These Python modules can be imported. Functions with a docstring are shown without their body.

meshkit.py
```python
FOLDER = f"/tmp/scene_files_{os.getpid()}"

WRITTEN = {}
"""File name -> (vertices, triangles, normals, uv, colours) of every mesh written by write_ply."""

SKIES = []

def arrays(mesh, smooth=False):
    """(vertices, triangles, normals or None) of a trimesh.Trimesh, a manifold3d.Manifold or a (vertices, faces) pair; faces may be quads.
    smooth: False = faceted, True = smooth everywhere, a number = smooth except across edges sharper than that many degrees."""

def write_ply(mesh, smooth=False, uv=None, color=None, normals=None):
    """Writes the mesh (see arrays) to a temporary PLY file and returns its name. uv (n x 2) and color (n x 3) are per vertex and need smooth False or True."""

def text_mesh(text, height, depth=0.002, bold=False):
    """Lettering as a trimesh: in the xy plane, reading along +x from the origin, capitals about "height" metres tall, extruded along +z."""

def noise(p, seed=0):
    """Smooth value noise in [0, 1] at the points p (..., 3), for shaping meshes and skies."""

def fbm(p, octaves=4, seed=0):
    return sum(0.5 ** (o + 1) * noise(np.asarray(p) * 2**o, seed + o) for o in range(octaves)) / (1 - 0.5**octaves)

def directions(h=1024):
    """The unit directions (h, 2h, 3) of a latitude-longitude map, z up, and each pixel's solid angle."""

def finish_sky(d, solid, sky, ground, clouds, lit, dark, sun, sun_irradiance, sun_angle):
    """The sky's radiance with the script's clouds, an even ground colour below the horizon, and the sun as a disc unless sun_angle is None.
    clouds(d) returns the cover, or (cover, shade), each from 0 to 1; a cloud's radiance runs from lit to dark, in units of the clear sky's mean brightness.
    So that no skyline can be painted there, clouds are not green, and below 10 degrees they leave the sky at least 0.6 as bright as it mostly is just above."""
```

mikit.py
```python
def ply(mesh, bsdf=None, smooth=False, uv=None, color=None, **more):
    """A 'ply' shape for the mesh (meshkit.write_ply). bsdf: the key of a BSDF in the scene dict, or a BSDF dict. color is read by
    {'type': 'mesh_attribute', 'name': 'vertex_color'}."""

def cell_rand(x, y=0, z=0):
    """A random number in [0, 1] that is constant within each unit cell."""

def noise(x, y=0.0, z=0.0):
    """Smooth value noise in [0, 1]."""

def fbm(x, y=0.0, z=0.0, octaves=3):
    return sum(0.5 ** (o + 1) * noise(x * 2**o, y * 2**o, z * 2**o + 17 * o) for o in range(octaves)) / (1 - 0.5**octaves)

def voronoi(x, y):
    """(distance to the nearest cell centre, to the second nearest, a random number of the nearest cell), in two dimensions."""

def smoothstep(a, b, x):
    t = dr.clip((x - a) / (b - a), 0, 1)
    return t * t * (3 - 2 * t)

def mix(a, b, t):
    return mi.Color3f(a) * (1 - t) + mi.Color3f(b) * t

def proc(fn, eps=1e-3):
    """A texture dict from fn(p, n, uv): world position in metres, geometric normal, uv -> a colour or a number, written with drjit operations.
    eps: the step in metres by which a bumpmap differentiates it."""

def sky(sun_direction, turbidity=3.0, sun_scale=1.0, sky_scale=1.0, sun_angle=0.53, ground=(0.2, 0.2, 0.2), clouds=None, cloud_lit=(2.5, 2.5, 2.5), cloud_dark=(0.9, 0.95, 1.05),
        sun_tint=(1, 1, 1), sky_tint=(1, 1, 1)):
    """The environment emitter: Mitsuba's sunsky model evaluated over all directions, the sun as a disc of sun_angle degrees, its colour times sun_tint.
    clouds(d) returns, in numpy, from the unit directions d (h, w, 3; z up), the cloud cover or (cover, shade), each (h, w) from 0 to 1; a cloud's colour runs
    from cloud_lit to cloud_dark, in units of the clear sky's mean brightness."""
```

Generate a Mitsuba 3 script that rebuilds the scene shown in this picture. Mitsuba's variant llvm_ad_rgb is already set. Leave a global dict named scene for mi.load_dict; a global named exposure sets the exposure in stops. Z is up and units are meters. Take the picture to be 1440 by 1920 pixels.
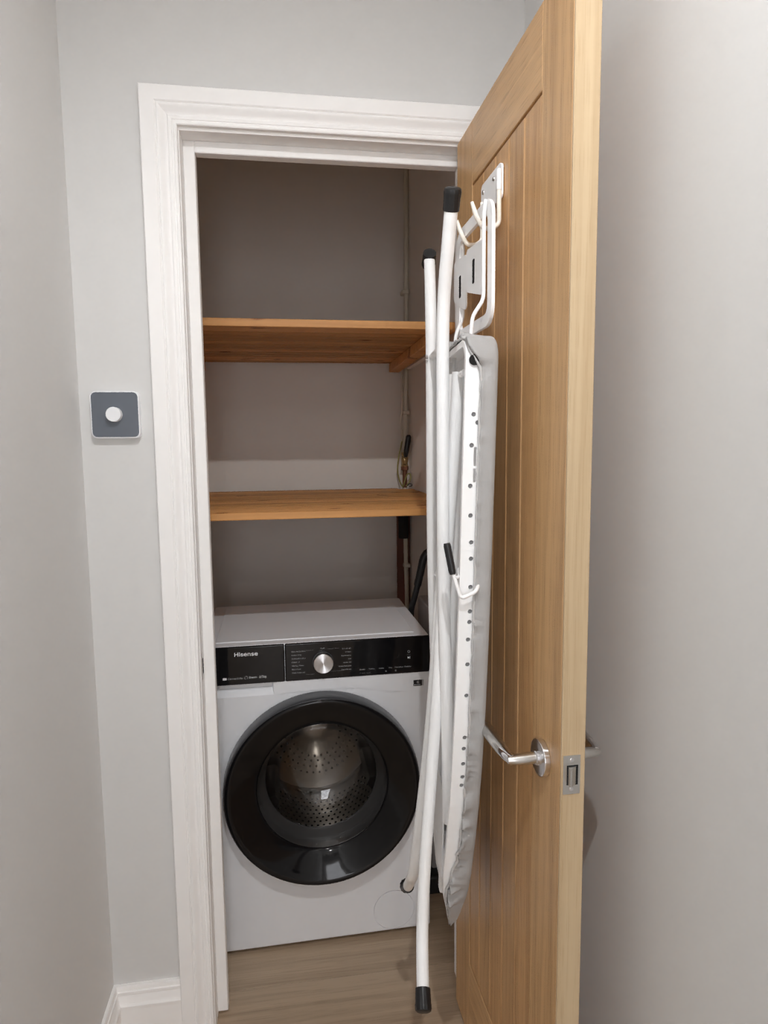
import math, random
import numpy as np
import trimesh, manifold3d
import shapely.geometry as sg
from shapely import affinity
import drjit as dr
import mitsuba as mi
import mikit, meshkit
from mikit import proc, noise, fbm, voronoi, cell_rand, smoothstep, mix

rng = np.random.default_rng(7)
T = mi.ScalarTransform4f
scene, labels = {}, {}

# ------------------------------------------------------------------ camera, light, exposure
CAM = np.array([0.177, -1.3943, 1.3537])
YAW, PITCH, ROLL, FPX = 0.1473, -0.1036, -0.0105, 1193.26
fw = np.array([math.sin(YAW) * math.cos(PITCH), math.cos(YAW) * math.cos(PITCH), math.sin(PITCH)])
rt = np.array([math.cos(YAW), -math.sin(YAW), 0.0])
upv = np.cross(rt, fw)
rt, upv = math.cos(ROLL) * rt + math.sin(ROLL) * upv, -math.sin(ROLL) * rt + math.cos(ROLL) * upv
scene['camera'] = {'type': 'perspective', 'fov_axis': 'x', 'fov': math.degrees(2 * math.atan(720 / FPX)),
                   'to_world': T().look_at(origin=CAM.tolist(), target=(CAM + fw).tolist(), up=upv.tolist()), 'near_clip': 0.02, 'far_clip': 30.0}
exposure = 0.88
# recessed ceiling downlights of the hall, the second assumed and added: (x, y, radiance scale)
LAMPS = [(0.26, -1.28, 2.9), (0.16, -2.9, 1.2)]
LAMP_RADIANCE = (740.0, 746.0, 752.0)

# ------------------------------------------------------------------ helpers
def cat(ms):
    return trimesh.util.concatenate([m for m in ms])

def to_tm(m):
    a = m.to_mesh()
    return trimesh.Trimesh(np.asarray(a.vert_properties)[:, :3], np.asarray(a.tri_verts), process=False)

def to_mf(m):
    m = m.copy(); m.merge_vertices()
    return manifold3d.Manifold(manifold3d.Mesh(np.asarray(m.vertices, np.float32), np.asarray(m.faces, np.uint32)))

def box(x0, x1, y0, y1, z0, z1, c=0.0):
    """Axis box with chamfered edges c."""
    s = np.array([x1 - x0, y1 - y0, z1 - z0]); m = np.array([x0 + x1, y0 + y1, z0 + z1]) / 2
    if c <= 0:
        b = trimesh.creation.box(extents=s)
    else:
        c = min(c, 0.45 * s.min()); h = s / 2
        p = []
        for sx in (-1, 1):
            for sy in (-1, 1):
                for sz in (-1, 1):
                    q = np.array([sx, sy, sz])
                    for k in range(3):
                        e = h - c; e[k] = h[k]
                        p.append(q * e)
        b = trimesh.convex.convex_hull(np.array(p))
    b.apply_translation(m)
    return b

def rbox(x0, x1, y0, y1, z0, z1, r, n=16):
    """Rounded box."""
    s = manifold3d.Manifold.sphere(r, n)
    pts = [s.translate([x, y, z]) for x in (x0 + r, x1 - r) for y in (y0 + r, y1 - r) for z in (z0 + r, z1 - r)]
    return to_tm(manifold3d.Manifold.batch_hull(pts))

def prism(poly, h, z0=0.0):
    m = trimesh.creation.extrude_polygon(poly, h, engine='earcut'); m.apply_translation([0, 0, z0]); return m

def xzprism(poly, y0, y1):
    """Polygon in (x, z), extruded along y from y0 to y1."""
    m = trimesh.creation.extrude_polygon(poly, y1 - y0, engine='earcut')
    v = m.vertices; m.vertices = np.c_[v[:, 0], y1 - v[:, 2], v[:, 1]]
    return m

def rrect(x0, z0, x1, z1, r, n=8):
    return sg.box(x0 + r, z0 + r, x1 - r, z1 - r).buffer(r, quad_segs=n)

def smooth_path(pts, k=8):
    p = np.asarray(pts, float); q = np.vstack([2 * p[0] - p[1], p, 2 * p[-1] - p[-2]]); out = []
    for i in range(1, len(q) - 2):
        a, b, c, d = q[i - 1], q[i], q[i + 1], q[i + 2]
        for t in np.linspace(0, 1, k, endpoint=False):
            out.append(0.5 * ((2 * b) + (-a + c) * t + (2 * a - 5 * b + 4 * c - d) * t * t + (-a + 3 * b - 3 * c + d) * t ** 3))
    out.append(p[-1]); return np.array(out)

def fillet(pts, r, k=6):
    """Polyline with rounded corners."""
    p = np.asarray(pts, float); out = [p[0]]
    for i in range(1, len(p) - 1):
        a, b, c = p[i - 1], p[i], p[i + 1]
        d1, d2 = np.linalg.norm(a - b), np.linalg.norm(c - b); s = min(r, d1 * .45, d2 * .45)
        s0, s1 = b + (a - b) / d1 * s, b + (c - b) / d2 * s
        for t in np.linspace(0, 1, k):
            out.append((1 - t) ** 2 * s0 + 2 * t * (1 - t) * b + t * t * s1)
    out.append(p[-1]); return np.array(out)

def tube(path, r, n=16, caps=True):
    p = np.asarray(path, float); r = np.broadcast_to(r, len(p))
    t = np.gradient(p, axis=0); t /= np.linalg.norm(t, axis=1, keepdims=True)
    ref = np.array([0, 0, 1.0]) if abs(t[0][2]) < .9 else np.array([1.0, 0, 0])
    u = np.cross(t[0], ref); u /= np.linalg.norm(u); rings = []
    for i in range(len(p)):
        u = u - t[i] * (u @ t[i]); u /= np.linalg.norm(u); w = np.cross(t[i], u)
        a = np.arange(n) / n * 2 * np.pi
        rings.append(p[i] + r[i] * (np.cos(a)[:, None] * u + np.sin(a)[:, None] * w))
    v = np.vstack(rings); f = []
    for i in range(len(p) - 1):
        for j in range(n):
            a, b = i * n + j, i * n + (j + 1) % n
            f += [[a, b, b + n], [a, b + n, a + n]]
    if caps:
        v = np.vstack([v, p[0], p[-1]]); c0, c1 = len(v) - 2, len(v) - 1; L = (len(p) - 1) * n
        for j in range(n):
            f += [[c0, (j + 1) % n, j], [c1, L + j, L + (j + 1) % n]]
    m = trimesh.Trimesh(v, f, process=False)
    return m

def lathe(profile, n=48, origin=(0, 0, 0), axis=(0, 0, 1), up=(0, 0, 1)):
    """profile: (r, h) list; revolved round axis through origin."""
    m = trimesh.creation.revolve(np.asarray(profile, float), sections=n)
    m.apply_transform(trimesh.geometry.align_vectors([0, 0, 1], axis)); m.apply_translation(origin)
    return m

def frame_map(m, M3, o):
    """Local (x, y, z) -> o + x*M3[0] + y*M3[1] + z*M3[2]; keeps the winding outward."""
    m = m.copy(); v = np.asarray(m.vertices); m.vertices = v @ np.asarray(M3) + np.asarray(o)
    if np.linalg.det(np.asarray(M3)) < 0:
        m.faces = np.asarray(m.faces)[:, ::-1]
    return m

def numbered(key):
    if key not in scene and key not in labels and not any(k.startswith(key + '__') for k in scene):
        return key
    n = 1
    while f'{key}_{n:03d}' in scene or f'{key}_{n:03d}' in labels or any(k.startswith(f'{key}_{n:03d}__') for k in scene):
        n += 1
    return f'{key}_{n:03d}'

def obj(name, mesh, bsdf, parent=None, smooth=30, label=None, kind=None):
    key = numbered(name if parent is None else parent + '__' + name)
    scene[key] = mikit.ply(mesh, bsdf, smooth=smooth)
    if label or kind:
        labels[key] = {}
        if label: labels[key]['label'] = label
        if kind: labels[key]['kind'] = kind
    return key

def thing(name, label, cat_, group=None):
    key = numbered(name); labels[key] = {'label': label, 'category': cat_}
    if group: labels[key]['group'] = group
    return key

def struct(name, label=None):
    labels[name] = {'kind': 'structure'}
    if label: labels[name]['label'] = label
    return name

# ------------------------------------------------------------------ materials
def rgb(r, g, b):
    f = lambda c: c / 12.92 if c <= .04045 else ((c + .055) / 1.055) ** 2.4
    return [f(r / 255), f(g / 255), f(b / 255)]

def mat(name, color, rough=.5, metal=0.0, bump=None, two=True, **more):
    base = color if isinstance(color, dict) else {'type': 'rgb', 'value': list(color)}
    d = {'type': 'principled', 'base_color': base, 'roughness': rough if isinstance(rough, dict) else float(rough), 'metallic': float(metal), **more}
    if bump is not None:
        d = {'type': 'bumpmap', 'arbitrary': bump[0], 'scale': float(bump[1]), 'bsdf': d}
    scene[name] = {'type': 'twosided', 'bsdf': d} if two else d

def paint_fn(c, amp=.02):
    c = np.array(c)
    def fn(p, n, uv):
        k = (fbm(p.x * 3, p.y * 3, p.z * 3, 3) - .5) * 2 * amp + (noise(p.x * 160, p.y * 160, p.z * 160) - .5) * amp
        return mi.Color3f(*[float(x) for x in c]) * (1 + k)
    return fn

def roller_bump(p, n, uv):
    return fbm(p.x * 260, p.y * 260, p.z * 260, 2)

mat('wall_paint', proc(paint_fn((.635, .63, .622), .012)), .7, specular=.1)
mat('closet_paint', proc(paint_fn((.70, .655, .61))), .6, specular=.2)
mat('ceiling_paint', (.80, .79, .77), .8)
mat('trim_paint', (.86, .85, .84), .5, specular=.2)
mat('white_enamel', (.735, .745, .77), .28, specular=.5)
mat('white_coated_steel', (.87, .875, .88), .36, specular=.35)
mat('cream_coated_wire', (.86, .82, .74), .3, specular=.5)
mat('white_plastic', (.80, .81, .83), .35, specular=.5)
mat('black_rubber', (.012, .012, .013), .38, specular=.45)
mat('black_gloss', (.005, .005, .006), .05, specular=.32)
mat('dark_grey_plastic', (.055, .057, .062), .22, specular=.5)
mat('dark_hole', (.006, .006, .006), .9)
mat('hole_shade', (.16, .16, .165), .8)  # grey painted in for the shaded inside behind the rim holes
mat('chrome', (.80, .80, .82), .07, 1.0)
mat('satin_nickel', (.66, .65, .63), .26, 1.0)
mat('drum_steel', (.38, .36, .335), .2, 1.0)
mat('grey_rubber', (.085, .085, .09), .4)
mat('print_white', (.75, .76, .78), .5)
mat('print_grey', (.34, .35, .36), .5)
mat('print_dim', (.16, .165, .17), .5)
mat('slate_plate', (.115, .13, .155), .28, specular=.5)
mat('brass', (.55, .42, .22), .3, 1.0)
mat('old_copper', (.20, .085, .045), .5, .6)
mat('cable_yellow_green', (.26, .235, .075), .5)
mat('foam_black', (.012, .012, .013), .8)
mat('pipe_paint', (.62, .57, .48), .5)
mat('brown_board', proc(paint_fn((.16, .06, .04), .15)), .7)
mat('vacuum_black', (.016, .016, .017), .3, specular=.5)
mat('vacuum_grey', (.40, .38, .38), .45)
mat('floor_gap', (.05, .038, .03), .8)


def grain_fn(base, dark, along, fine=1.0, scale=1.0, seed=0.0):
    """Wood colour with the grain running along one axis ('x', 'y' or 'z')."""
    base, dark = [float(c) for c in base], [float(c) for c in dark]
    def fn(p, n, uv):
        q = dict(x=(p.x, p.y, p.z), y=(p.y, p.z, p.x), z=(p.z, p.x, p.y))[along]
        l, a, b = q[0] * scale + seed, q[1] * scale, q[2] * scale
        w = fbm(l * 1.3, a * 9, b * 9, 3) * .06
        rings = fbm(l * 1.1, (a + w) * 85, (b + w) * 85, 3)
        pore = noise(l * 22, a * 750, b * 750)
        broad = fbm(l * .9 + 7, a * 12, b * 12, 2)
        t = .38 * smoothstep(.25, .8, rings) + .40 * smoothstep(.5, .95, pore) * fine + .45 * (broad - .4)
        return mix(base, dark, dr.clip(t, 0, 1))
    return fn

OAK, OAKD = rgb(194, 156, 112), rgb(150, 112, 74)
mat('oak_upright', proc(grain_fn(OAK, OAKD, 'z')), .34, specular=.4)
mat('oak_plank', proc(grain_fn(rgb(188, 149, 106), rgb(144, 106, 69), 'z', seed=3.3)), .34, specular=.4)
mat('oak_plank_warm', proc(grain_fn(rgb(192, 151, 106), rgb(146, 105, 67), 'z', seed=8.1)), .34, specular=.4)
mat('oak_cross', proc(grain_fn(OAK, OAKD, 'y', seed=1.7)), .34, specular=.4)
mat('oak_lit_edge', proc(grain_fn(rgb(192, 170, 138), rgb(164, 136, 100), 'z', .6, seed=5.0)), .4, specular=.35)  # paler oak paints in the light falling on the leading edge
mat('oak_groove', proc(grain_fn(rgb(150, 108, 60), rgb(110, 74, 40), 'z')), .5)

def knotty(seed, tone=1.0):
    g = grain_fn(rgb(205, 150, 92), rgb(160, 104, 56), 'x', .35, seed=seed)
    def fn(p, n, uv):
        d1, d2, r = voronoi(p.x * 6.0 + seed * 3, (p.y * 1.3 + p.z) * 11 + seed)
        k = (1 - smoothstep(.05, .16, d1)) * dr.select(r > .55, mi.Float(1), mi.Float(0))
        return mix((1, 1, 1), (.42, .28, .19), k) * g(p, n, uv) * tone
    return fn
mat('pine', proc(knotty(.4)), .45, specular=.3)
mat('pine_warm', proc(knotty(2.9)), .45, specular=.3)
mat('pine_aged', proc(knotty(6.2, .74)), .5, specular=.25)
mat('pine_dull', proc(knotty(4.7, .86)), .5, specular=.25)

def floor_fn(seed):
    base, dark = rgb(178, 157, 134), rgb(130, 108, 86)
    g = grain_fn(base, dark, 'x', .5, seed=seed)
    def fn(p, n, uv):
        return g(p, n, uv) * (.94 + .12 * noise(p.x * 2 + seed, p.y * 6))
    return fn
for i in range(3):
    mat(f'floor_oak_{"abc"[i]}', proc(floor_fn(1.9 + 5.7 * i)), .42, specular=.35)

def cloth_fn(p, n, uv):
    w = .5 + .5 * dr.sin(p.z * 5200) * dr.sin((p.x + p.y) * 5200)
    return mi.Color3f(.365, .363, .362) * (.95 + .06 * w + .08 * (fbm(p.x * 30, p.y * 30, p.z * 30, 2) - .5))
mat('grey_cover', proc(cloth_fn), .7, sheen=.4)
mat('elastic_hem', (.47, .465, .46), .8)
scene['door_glass'] = {'type': 'thindielectric', 'int_ior': 1.5, 'specular_transmittance': {'type': 'rgb', 'value': [.60, .59, .58]}}
mat('lens_diffuser', (.9, .9, .88), .6)

# ------------------------------------------------------------------ room shell
XL, XR, YH, CEIL = -0.2435, 0.6976, -4.2, 2.42      # hall left wall, right wall, far end, ceiling
WT = 0.066                                          # thickness of the closet's front wall
CX0, CX1, CY1 = -0.16, 0.621, 0.95                  # closet side walls and back wall
JL, JR, ZL = -0.024, 0.587, 1.988                   # lining faces and soffit
SX0, SX1, ZS, SY = 0.0, 0.563, 1.9644, 0.0411       # stop edges, stop front plane

struct('wall_front', 'warm grey painted wall around the cupboard doorway')
poly = sg.box(XL - .1, -.02, XR + .1, CEIL + .02).difference(sg.box(JL - .012, -.1, JR + .012, ZL + .012))
obj('plaster', xzprism(poly, 0.0, WT - .004), 'wall_paint', 'wall_front', smooth=False)
struct('wall_left', 'warm grey hall wall at the left edge'); scene['wall_left'] = mikit.ply(box(XL - .1, XL, YH - .1, 0.05, -.02, CEIL + .02), 'wall_paint')
struct('wall_right', 'warm grey hall wall behind the open oak door'); scene['wall_right'] = mikit.ply(box(XR, XR + .1, YH - .1, 0.05, -.02, CEIL + .02), 'wall_paint')
# far end of the hall: added front door with a glowing fill panel
FILL_PANE = (2.6, 2.65, 2.8)
struct('wall_rear'); scene['wall_rear'] = mikit.ply(box(XL - .1, XR + .1, YH - .1, YH, -.02, CEIL + .02), 'wall_paint')
struct('wall_back', 'back wall inside the cupboard'); scene['wall_back'] = mikit.ply(box(CX0 - .1, CX1 + .1, CY1, CY1 + .1, -.02, CEIL + .02), 'closet_paint')
struct('wall_inner_left'); scene['wall_inner_left'] = mikit.ply(box(CX0 - .1, CX0, WT - .004, CY1 + .05, -.02, CEIL + .02), 'closet_paint')
struct('wall_inner_right', 'right side wall inside the cupboard'); scene['wall_inner_right'] = mikit.ply(box(CX1, CX1 + .1, WT - .004, CY1 + .05, -.02, CEIL + .02), 'closet_paint')
struct('ceiling'); scene['ceiling'] = mikit.ply(box(XL - .1, XR + .2, YH - .1, CY1 + .1, CEIL, CEIL + .1), 'ceiling_paint')

struct('floor', 'greige wood-grain laminate floor')
obj('underlay', box(XL - .1, XR + .2, YH - .1, CY1 + .1, -.05, -.009), 'floor_gap', 'floor', smooth=False)
PW = .192
y = -1.62 + .0
row = 0
while y < CY1:
    xs = -.16 - .031 * (row % 3) - 1.21
    while xs < XR + .1:
        a, b = max(xs, XL - .05), min(xs + 1.21, XR + .1)
        if b - a > .03:
            obj('plank', box(a + .0002, b - .0002, y + .0002, min(y + PW, CY1 + .05) - .0002, -.009, 0, .0005), f'floor_oak_{"abc"[(row * 2 + int(xs * 3)) % 3]}', 'floor', smooth=False)
        xs += 1.21
    y += PW; row += 1
obj('far_planks', box(XL - .05, XR + .1, YH - .05, -1.621, -.009, 0), 'floor_oak_b', 'floor', smooth=False)

# door lining with stops
struct('trim_1', 'white painted door lining with planted stop')
obj('jamb', box(JL - .012, JL, -.0005, WT, 0.001, ZL, .001), 'trim_paint', 'trim_1', smooth=False)
obj('jamb', box(JR, JR + .012, -.0005, WT, 0.001, ZL, .001), 'trim_paint', 'trim_1', smooth=False)
obj('head', box(JL - .012, JR + .012, -.0005, WT, ZL, ZL + .012, .001), 'trim_paint', 'trim_1', smooth=False)
obj('stop', box(JL, SX0, SY, WT, 0.012, ZL, .0015), 'trim_paint', 'trim_1', smooth=False)
obj('stop', box(SX1, JR, SY, WT, 0.012, ZL, .0015), 'trim_paint', 'trim_1', smooth=False)
obj('stop', box(SX0, SX1, SY, WT, ZS, ZL, .0015), 'trim_paint', 'trim_1', smooth=False)
# strike hole in the lining
obj('strike_plate', box(JL - .001, JL + .0012, .012, .030, .843, .901, .0004), 'satin_nickel', 'trim_1', smooth=False, label='small dark metal strike plate')
obj('strike_hole', box(JL - .001, JL + .0016, .016, .026, .855, .889), 'dark_hole', 'trim_1', smooth=False)

# architrave: moulded profile (w from the inner edge, d out of the wall), mitred
def arch_profile():
    pts = [(0, 0), (0, .011), (.002, .0125), (.006, .0125), (.0075, .0105), (.0095, .0105), (.0105, .012), (.016, .0125), (.019, .0110)]
    for t in np.linspace(0, 1, 9)[1:]:       # cove rising to the outer flat
        pts.append((.019 + .0175 * t, .0110 + .0075 * (t * t * (3 - 2 * t))))
    pts += [(.0385, .0170), (.0400, .0185), (.0415, .0195), (.0680, .0195), (.0700, .0180), (.0700, 0)]
    return np.array(pts)
def cap_tri(pts):
    v, t = trimesh.creation.triangulate_polygon(sg.Polygon(pts), engine='earcut')
    idx = np.array([np.argmin(((np.asarray(pts) - q) ** 2).sum(1)) for q in v]); return idx[t]
PRO = arch_profile()
def loft(a, b):
    n = len(a); v = np.vstack([a, b]); f = []
    for i in range(n):
        j = (i + 1) % n
        f += [[i, j, n + j], [i, n + j, n + i]]
    tri = cap_tri(PRO)
    f += [[t[0], t[2], t[1]] for t in tri] + [[n + t[0], n + t[1], n + t[2]] for t in tri]
    m = trimesh.Trimesh(v, f, process=False); m.fix_normals(); return m
AX0, AX1, AZ = JL - .0022, JR + .0022, ZL + .0055
w, d = PRO[:, 0], PRO[:, 1]
sec = lambda x, z: np.c_[x, -d, z + 0 * d]
struct('trim_2', 'white moulded architrave around the doorway')
obj('upright', loft(sec(AX0 - w, 0.0005), sec(AX0 - w, AZ + w)), 'trim_paint', 'trim_2', smooth=25)
obj('crosspiece', loft(sec(AX0 - w, AZ + w), sec(AX1 + w, AZ + w)), 'trim_paint', 'trim_2', smooth=25)
obj('upright', loft(sec(AX1 + w, 0.0005), sec(AX1 + w, AZ + w)), 'trim_paint', 'trim_2', smooth=25)

# skirting boards
SK = np.array([(0, 0), (.016, 0), (.016, .098), (.0175, .103), (.0175, .108), (.015, .1115), (.0135, .115), (.0125, .121), (.010, .128), (.010, .131), (.0115, .1325), (.0115, .138), (.009, .1395), (.009, .145), (.007, .1505), (0, .1505)])
def skirting(a, b, nrm, name, label=None):
    a, b, nrm = np.array(a, float), np.array(b, float), np.array(nrm, float)
    def s(q, along): return np.c_[(q + SK[:, :1] * nrm)[:, 0] if False else q[0] + SK[:, 0] * nrm[0] + along * SK[:, 0] * 0, q[1] + SK[:, 0] * nrm[1], SK[:, 1] + .0005]
    A, B = s(a, 0), s(b, 0); n = len(SK); v = np.vstack([A, B]); f = []
    for i in range(n):
        j = (i + 1) % n; f += [[i, j, n + j], [i, n + j, n + i]]
    tri = cap_tri(SK)
    f += [[t[0], t[2], t[1]] for t in tri] + [[n + t[0], n + t[1], n + t[2]] for t in tri]
    m = trimesh.Trimesh(v, f, process=False); m.fix_normals()
    struct(name, label); scene[name] = mikit.ply(m, 'trim_paint', smooth=25)
skirting((XL, 0), (AX0 - .0702, 0), (0, -1), 'baseboard_front', 'white moulded skirting beside the architrave')
skirting((XL, YH), (XL, -.0005), (1, 0), 'baseboard_left', 'white moulded skirting along the left wall')
skirting((XR, YH), (XR, -.02), (-1, 0), 'baseboard_right')

# added front door behind the camera; its glowing panel brightens hall and cupboard
struct('added_door_2', 'added unseen white front door with a glowing fill panel at the far end of the hall')
FX0, FX1 = -.19, .645
leaf = sg.box(FX0, .004, FX1, 2.03).difference(sg.box(FX0 + .12, .25, FX1 - .12, 1.92))
obj('leaf', xzprism(leaf, YH, YH + .044), 'trim_paint', 'added_door_2', smooth=False)
key = obj('fill_pane', box(FX0 + .118, FX1 - .118, YH + .012, YH + .018, .248, 1.922), 'lens_diffuser', 'added_door_2', smooth=False)
scene[key]['emitter'] = {'type': 'area', 'radiance': {'type': 'rgb', 'value': list(FILL_PANE)}}

# ------------------------------------------------------------------ hall downlights (they light the scene)
for i, (lx, ly, k) in enumerate(LAMPS):
    t = thing('ceiling_downlight', ['round white ceiling spot nearest the cupboard doorway', 'assumed unseen round white ceiling spot at the far end of the hall, added for front light'][i], 'downlight')
    obj('can', lathe([(.0465, 0), (.0465, -.050), (.0485, -.052), (.0505, -.050), (.0505, 0)], 40, (lx, ly, CEIL - .0003)), 'dark_grey_plastic', t)
    bulb = lathe([(0, -.018), (.0065, -.0168), (.0120, -.0134), (.0160, -.0082), (.018, 0)], 32, (lx, ly, CEIL - .0355))
    key = obj('bulb', bulb, 'lens_diffuser', t, smooth=False)
    scene[key]['emitter'] = {'type': 'area', 'radiance': {'type': 'rgb', 'value': [k * c for c in LAMP_RADIANCE]}}

# ------------------------------------------------------------------ the oak door, standing open
PHI = 0.0177
HX, HY, DW, DT, DZ0, DZ1 = 0.548, -0.0094, 0.5508, 0.0367, 0.0069, 1.9879
EA = np.array([math.sin(PHI), -math.cos(PHI), 0])       # along the door, hinge -> handle edge
EN = np.array([-math.cos(PHI), -math.sin(PHI), 0])      # out of the visible face
EZ = np.array([0, 0, 1.0])
DO = np.array([HX, HY, 0])
dmap = lambda m: frame_map(m, [EA, EN, EZ], DO)         # local (a, n, z)
def dp(a, n, z): return DO + a * EA + n * EN + z * EZ
struct('door_1', 'oak plank door standing open, white ironing board hung on it')
S1, GT, GB = .1065, 1.8643, .1935
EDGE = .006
for (a0, a1) in ((0, S1), (DW - S1, DW - EDGE)):
    obj('stile', dmap(box(a0, a1, -DT, 0, DZ0, DZ1, .0012)), 'oak_upright', 'door_1', smooth=False)
obj('lit_edge_strip', dmap(box(DW - EDGE, DW, -DT, 0, DZ0, DZ1, .0015)), 'oak_lit_edge', 'door_1', smooth=False, label='leading edge strip, painted paler for the light on it')
for (z0, z1) in ((GT + .0022, DZ1), (DZ0, GB - .0022)):
    obj('rail', dmap(box(S1, DW - S1, -DT, 0, z0, z1, .0010)), 'oak_cross', 'door_1', smooth=False)
obj('panel_core', dmap(box(S1, DW - S1, -DT + .004, -.004, GB - .004, GT + .004)), 'oak_groove', 'door_1', smooth=False)
PWD = (DW - 2 * S1) / 5
for i in range(5):
    a0, a1 = S1 + i * PWD, S1 + (i + 1) * PWD
    g0, g1 = (.0012 if i else .0006), (.0012 if i < 4 else .0006)
    obj('plank', dmap(box(a0 + g0, a1 - g1, -DT, -.0012, GB, GT, .0024)), 'oak_plank' if i % 2 else 'oak_plank_warm', 'door_1', smooth=False)

# lever handle sets, both faces
HZ, HA = .870, .486
def lever_set(parent, side):
    h = numbered(parent + '__lever_handle'); labels[h] = {'label': 'satin and chrome lever handle on a round rose'}
    s = lambda m: dmap(m) if side > 0 else dmap(trimesh.Trimesh(np.c_[np.asarray(m.vertices)[:, 0], -DT - np.asarray(m.vertices)[:, 1], np.asarray(m.vertices)[:, 2]], np.asarray(m.faces)[:, ::-1], process=False))
    nax = (0, 1, 0)
    ls = lambda prof: lathe(prof, 48, (HA, 0, HZ), nax)
    obj('rose', s(ls([(.0, .0005), (.0285, .0005), (.0285, .0075), (.0278, .009), (.0255, .0098), (.0, .0098)])), 'chrome', h)
    obj('collar', s(ls([(.0115, .009), (.0115, .0135), (.0100, .0150), (0, .0150)])), 'chrome', h)
    path = np.array([(HA, .0148, HZ), (HA, .03, HZ), (HA, .047, HZ), (HA - .001, .0575, HZ)])
    obj('neck', s(tube(path, [.0092, .0088, .0078, .0062], 24)), 'satin_nickel', h)
    knee = fillet([(HA + .001, .0505, HZ), (HA - .012, .0535, HZ), (HA - .030, .0545, HZ)], .01)
    obj('elbow', s(tube(knee, np.linspace(.0080, .0092, len(knee)), 24)), 'chrome', h)
    arm = np.array([(HA - .0295, .0545, HZ), (HA - .031, .0546, HZ), (HA - .06, .0555, HZ + .0005), (HA - .112, .0562, HZ + .002), (HA - .1145, .0562, HZ + .002)])
    obj('grip', s(tube(arm, [.0088, .0096, .0102, .0106, .0092], 24)), 'satin_nickel', h)
lever_set('door_1', 1)
lever_set('door_1', -1)
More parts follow.
